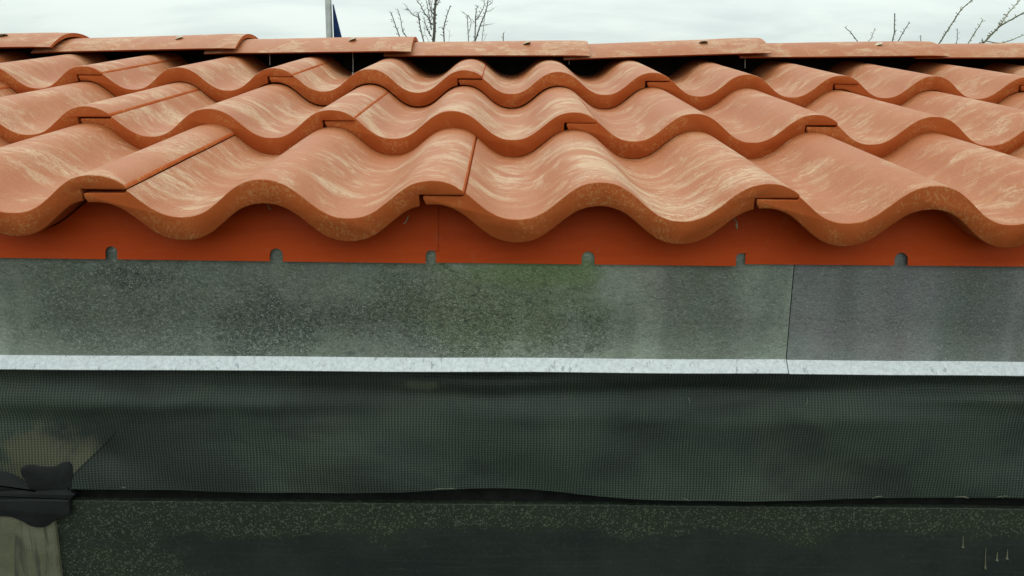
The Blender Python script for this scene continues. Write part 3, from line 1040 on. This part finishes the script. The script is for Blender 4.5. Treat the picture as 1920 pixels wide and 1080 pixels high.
# ------------------------------------------------------------------ beyond the ridge
PY = 14.0
a, b = at(611.5, -60, PY), at(618, 120, PY)
cx = at(617, 60, PY).x - 0.0
v, f = tube([(cx, PY, GZ), (cx, PY, GZ + 0.25)], [0.16, 0.16], 12)
pole = thing('flag_pole', 'pale grey upright pole standing beyond the ridge left of the bare trees', 'pole', (cx, PY, GZ))
v, f = tube([(0, 0, 0), (0, 0, 0.02), (0, 0, 0.03), (0, 0, 3.0), (0, 0, 6.5)], [0.11, 0.11, 0.062, 0.055, 0.048], 14)
mesh_obj('pole_shaft', v, f, M_POLE, pole, 40)
v, f = tube([(0, 0, 6.5), (0, 0, 6.54), (0, 0, 6.60), (0, 0, 6.64)], [0.03, 0.07, 0.065, 0.02], 12)
mesh_obj('pole_cap', v, f, M_POLE, pole, 40)
v, f = tube([(0.066, -0.03, 0.9), (0.063, -0.02, 3.6), (0.055, -0.01, 6.45)], [0.006] * 3, 6)
mesh_obj('halyard', v, f, M_WIRE, pole, 40)

# furled cloth: a narrow hanging bundle of folds widening downward
v, f = [], []
zt, zb = at(622, 8, PY).z, GZ + 2.2
NS, NK = 16, 22
for i in range(NS + 1):
    t = i / NS
    z = zt + (zb - zt) * t
    zpix = (z - zt) / (at(622, 72, PY).z - zt)
    wd = min(0.015 + 0.115 * zpix, 0.26)
    for k in range(NK):
        q = 2 * pi * k / NK
        r = 1 + 0.28 * sin(3 * q + t * 2)
        v.append((cx + 0.075 + wd * 0.5 + wd * 0.5 * r * cos(q), PY + 0.02 + (0.03 + wd * 0.3) * r * sin(q), z))
for i in range(NS):
    for k in range(NK):
        j = (k + 1) % NK
        f.append((i * NK + k, (i + 1) * NK + k, (i + 1) * NK + j, i * NK + j))
f.append(tuple(range(NK)))
f.append(tuple(reversed(range(NS * NK, NS * NK + NK))))
tag(mesh_obj('furled_flag', v, f, M_FLAG, None, 60), 'furled navy blue cloth hanging against the right side of the grey pole', 'flag')

rb = random.Random(21)


def branch_geo(path, r0, r1, v, f, buds=0, budlen=0.05, n=6):
    pts = [Vector(p) for p in path]
    sm = []
    P = pts
    for i in range(len(P) - 1):
        a, b_, c, d = P[max(i - 1, 0)], P[i], P[i + 1], P[min(i + 2, len(P) - 1)]
        for s in range(4):
            t = s / 4
            q = 0.5 * ((2 * b_) + (c - a) * t + (2 * a - 5 * b_ + 4 * c - d) * t * t + (3 * b_ - a - 3 * c + d) * t ** 3)
            q += Vector((rb.uniform(-1, 1), rb.uniform(-1, 1), rb.uniform(-1, 1))) * r0 * 0.25
            sm.append(q)
    sm.append(P[-1])
    N = len(sm)
    rad = [r0 + (r1 - r0) * i / (N - 1) for i in range(N)]
    tube(sm, rad, n, v, f)
    for k in range(buds):
        t = (k + rb.uniform(0.2, 0.8)) / buds * (N - 1)
        i = min(int(t), N - 2)
        p = sm[i].lerp(sm[i + 1], t - i)
        d = (sm[i + 1] - sm[i]).normalized()
        side = Vector((rb.choice((-1, 1)), rb.uniform(-0.8, 0.8), 0.1))
        e = (d * rb.uniform(0.3, 0.9) + side * rb.uniform(0.5, 0.9)).normalized() * budlen * rb.uniform(0.5, 1.2)
        rr = rad[i]
        tube([p, p + e * 0.6, p + e * 0.85, p + e], [rr * 0.55, rr * 0.45, rr * 0.75, rr * 0.2], 5, v, f)


def tree(label, root_px, Y, head_py, trunk_r, stems, ox, mat, group, trunk_extra=None, budlen=0.06):
    """pollarded tree: trunk to a head below the ridge line, then the shoots seen above it"""
    base = at(root_px, head_py, Y)
    t = thing('bare_tree', label, 'tree', (base.x, Y, GZ), group)
    org = Vector((base.x, Y, GZ))
    hz = base.z - GZ
    v, f = [], []
    branch_geo([(0, 0, -0.03), (0.02, 0, hz * 0.3), (-0.02, 0.01, hz * 0.7), (0, 0, hz)], trunk_r * 1.5, trunk_r, v, f, 0, n=12)
    mesh_obj('trunk', v, f, mat, t, 60)
    dy, v = 0.0, []
    for (pts, r0, r1, buds, fromhead) in stems:
        if fromhead:
            dy = rb.uniform(-0.5, 0.5) if v else 0.0
        lean = rb.uniform(-0.12, 0.12)
        w = [at(ox + x / 5.3333, y / 5.3333, Y + dy + lean * i) - org for i, (x, y) in enumerate(pts)]
        if fromhead:
            hd = Vector((0, 0, hz - 0.05))
            w = [hd, w[0] - (w[1] - w[0]).normalized() * (w[0] - hd).length * 0.45] + w
        v, f = [], []
        branch_geo(w, r0 * 0.8, r1 * 0.75, v, f, int(buds * 1.5), budlen)
        mesh_obj('branch', v, f, mat, t, 60)
    return t


tree('tall bare pollarded tree with a straight dark leader rising behind the ridge', 812, 13.0, 260, 0.11, [
    ([(1140, 410), (1146, 200), (1155, 0), (1162, -250)], 0.042, 0.022, 14, True),
    ([(1115, 365), (1080, 310), (1045, 210), (1040, 170)], 0.012, 0.005, 7, False),
    ([(1128, 250), (1100, 215), (1088, 130), (1065, 20), (1050, -60)], 0.013, 0.005, 9, False),
    ([(1118, 300), (1090, 190), (1045, 130), (1010, 60), (970, 5), (955, -50)], 0.014, 0.006, 10, False),
    ([(1130, 140), (1105, 80), (1085, 0), (1075, -60)], 0.012, 0.006, 7, False),
    ([(1165, 50), (1190, 15), (1222, -40)], 0.012, 0.006, 4, False),
    ([(1135, 200), (1112, 130), (1118, 40), (1130, -40)], 0.009, 0.005, 6, False),
    ([(1100, 330), (1060, 290), (1030, 280)], 0.007, 0.003, 4, False),
    ([(795, 365), (760, 270), (722, 160), (705, 120)], 0.014, 0.008, 9, True),
    ([(860, 360), (825, 310), (805, 180), (775, 90)], 0.013, 0.006, 11, True),
    ([(1035, 410), (1000, 260), (985, 160), (978, 128)], 0.016, 0.011, 10, True),
    ([(1000, 200), (975, 170), (930, 145), (888, 98), (845, 40)], 0.011, 0.005, 8, False),
    ([(900, 105), (870, 100), (835, 92)], 0.006, 0.003, 3, False),
    ([(1240, 410), (1238, 290), (1262, 180), (1305, 55)], 0.018, 0.009, 9, True),
    ([(1238, 290), (1210, 270), (1185, 278)], 0.006, 0.004, 3, False),
    ([(1290, 405), (1297, 300)], 0.005, 0.003, 4, True),
    ([(1085, 405), (1050, 330), (1040, 230)], 0.007, 0.003, 6, True),
], 600, M_BARK, 'bare trees beyond the ridge')
tree('smaller bare tree of thin upright shoots right of the tall leader', 890, 14.5, 250, 0.085, [
    ([(1485, 405), (1474, 220), (1468, 160), (1430, 118)], 0.014, 0.006, 9, True),
    ([(1478, 150), (1512, 220), (1488, 330)], 0.009, 0.005, 5, False),
    ([(1550, 400), (1556, 200), (1565, 90), (1588, 58)], 0.022, 0.008, 10, True),
    ([(1556, 205), (1600, 140), (1640, 60), (1640, -20)], 0.012, 0.006, 9, False),
    ([(1558, 395), (1600, 260), (1645, 150), (1672, 60), (1685, -60)], 0.020, 0.009, 12, True),
    ([(1615, 262), (1680, 245), (1730, 238)], 0.007, 0.003, 4, False),
    ([(1620, 402), (1635, 270), (1655, 130), (1700, 110), (1742, 78)], 0.009, 0.004, 10, True),
    ([(1675, 60), (1720, 20), (1730, -20)], 0.007, 0.004, 4, False),
    ([(1832, 402), (1832, 330)], 0.016, 0.010, 3, True),
    ([(1640, 400), (1665, 345)], 0.006, 0.003, 3, True),
], 600, M_BARK, 'bare trees beyond the ridge')
tree('low bare shrub of four short budded shoots behind the right ridge tiles', 1660, 8.0, 260, 0.05, [
    ([(238, 395), (195, 335), (128, 270)], 0.008, 0.004, 5, True),
    ([(392, 385), (410, 335), (432, 285)], 0.006, 0.004, 6, True),
    ([(610, 390), (625, 310), (625, 132)], 0.009, 0.006, 13, True),
    ([(675, 390), (720, 310), (776, 222)], 0.008, 0.005, 10, True),
    ([(886, 392), (888, 362)], 0.006, 0.004, 2, True),
], 1560, M_BARK, 'bare trees beyond the ridge', budlen=0.03)
tree('bare tree with long slanting budded branches at the far right of the ridge', 1790, 7.0, 260, 0.06, [
    ([(1090, 410), (1150, 310), (1230, 190), (1290, 100), (1395, 0), (1480, -90)], 0.0085, 0.005, 22, True),
    ([(1245, 430), (1254, 370), (1252, 285)], 0.005, 0.003, 6, True),
    ([(1368, 425), (1440, 310), (1510, 195)], 0.008, 0.0045, 13, True),
    ([(1515, 430), (1600, 340), (1685, 258), (1800, 192), (1925, 125), (2040, 90)], 0.012, 0.008, 22, True),
    ([(1685, 258), (1722, 190), (1780, 110), (1880, 0), (1940, -80)], 0.009, 0.005, 16, False),
    ([(1690, 432), (1800, 400), (1910, 350), (1990, 330)], 0.007, 0.004, 8, True),
    ([(1510, 425), (1500, 385)], 0.006, 0.004, 1, True),
], 1560, M_BARK2, 'bare trees beyond the ridge', budlen=0.032)
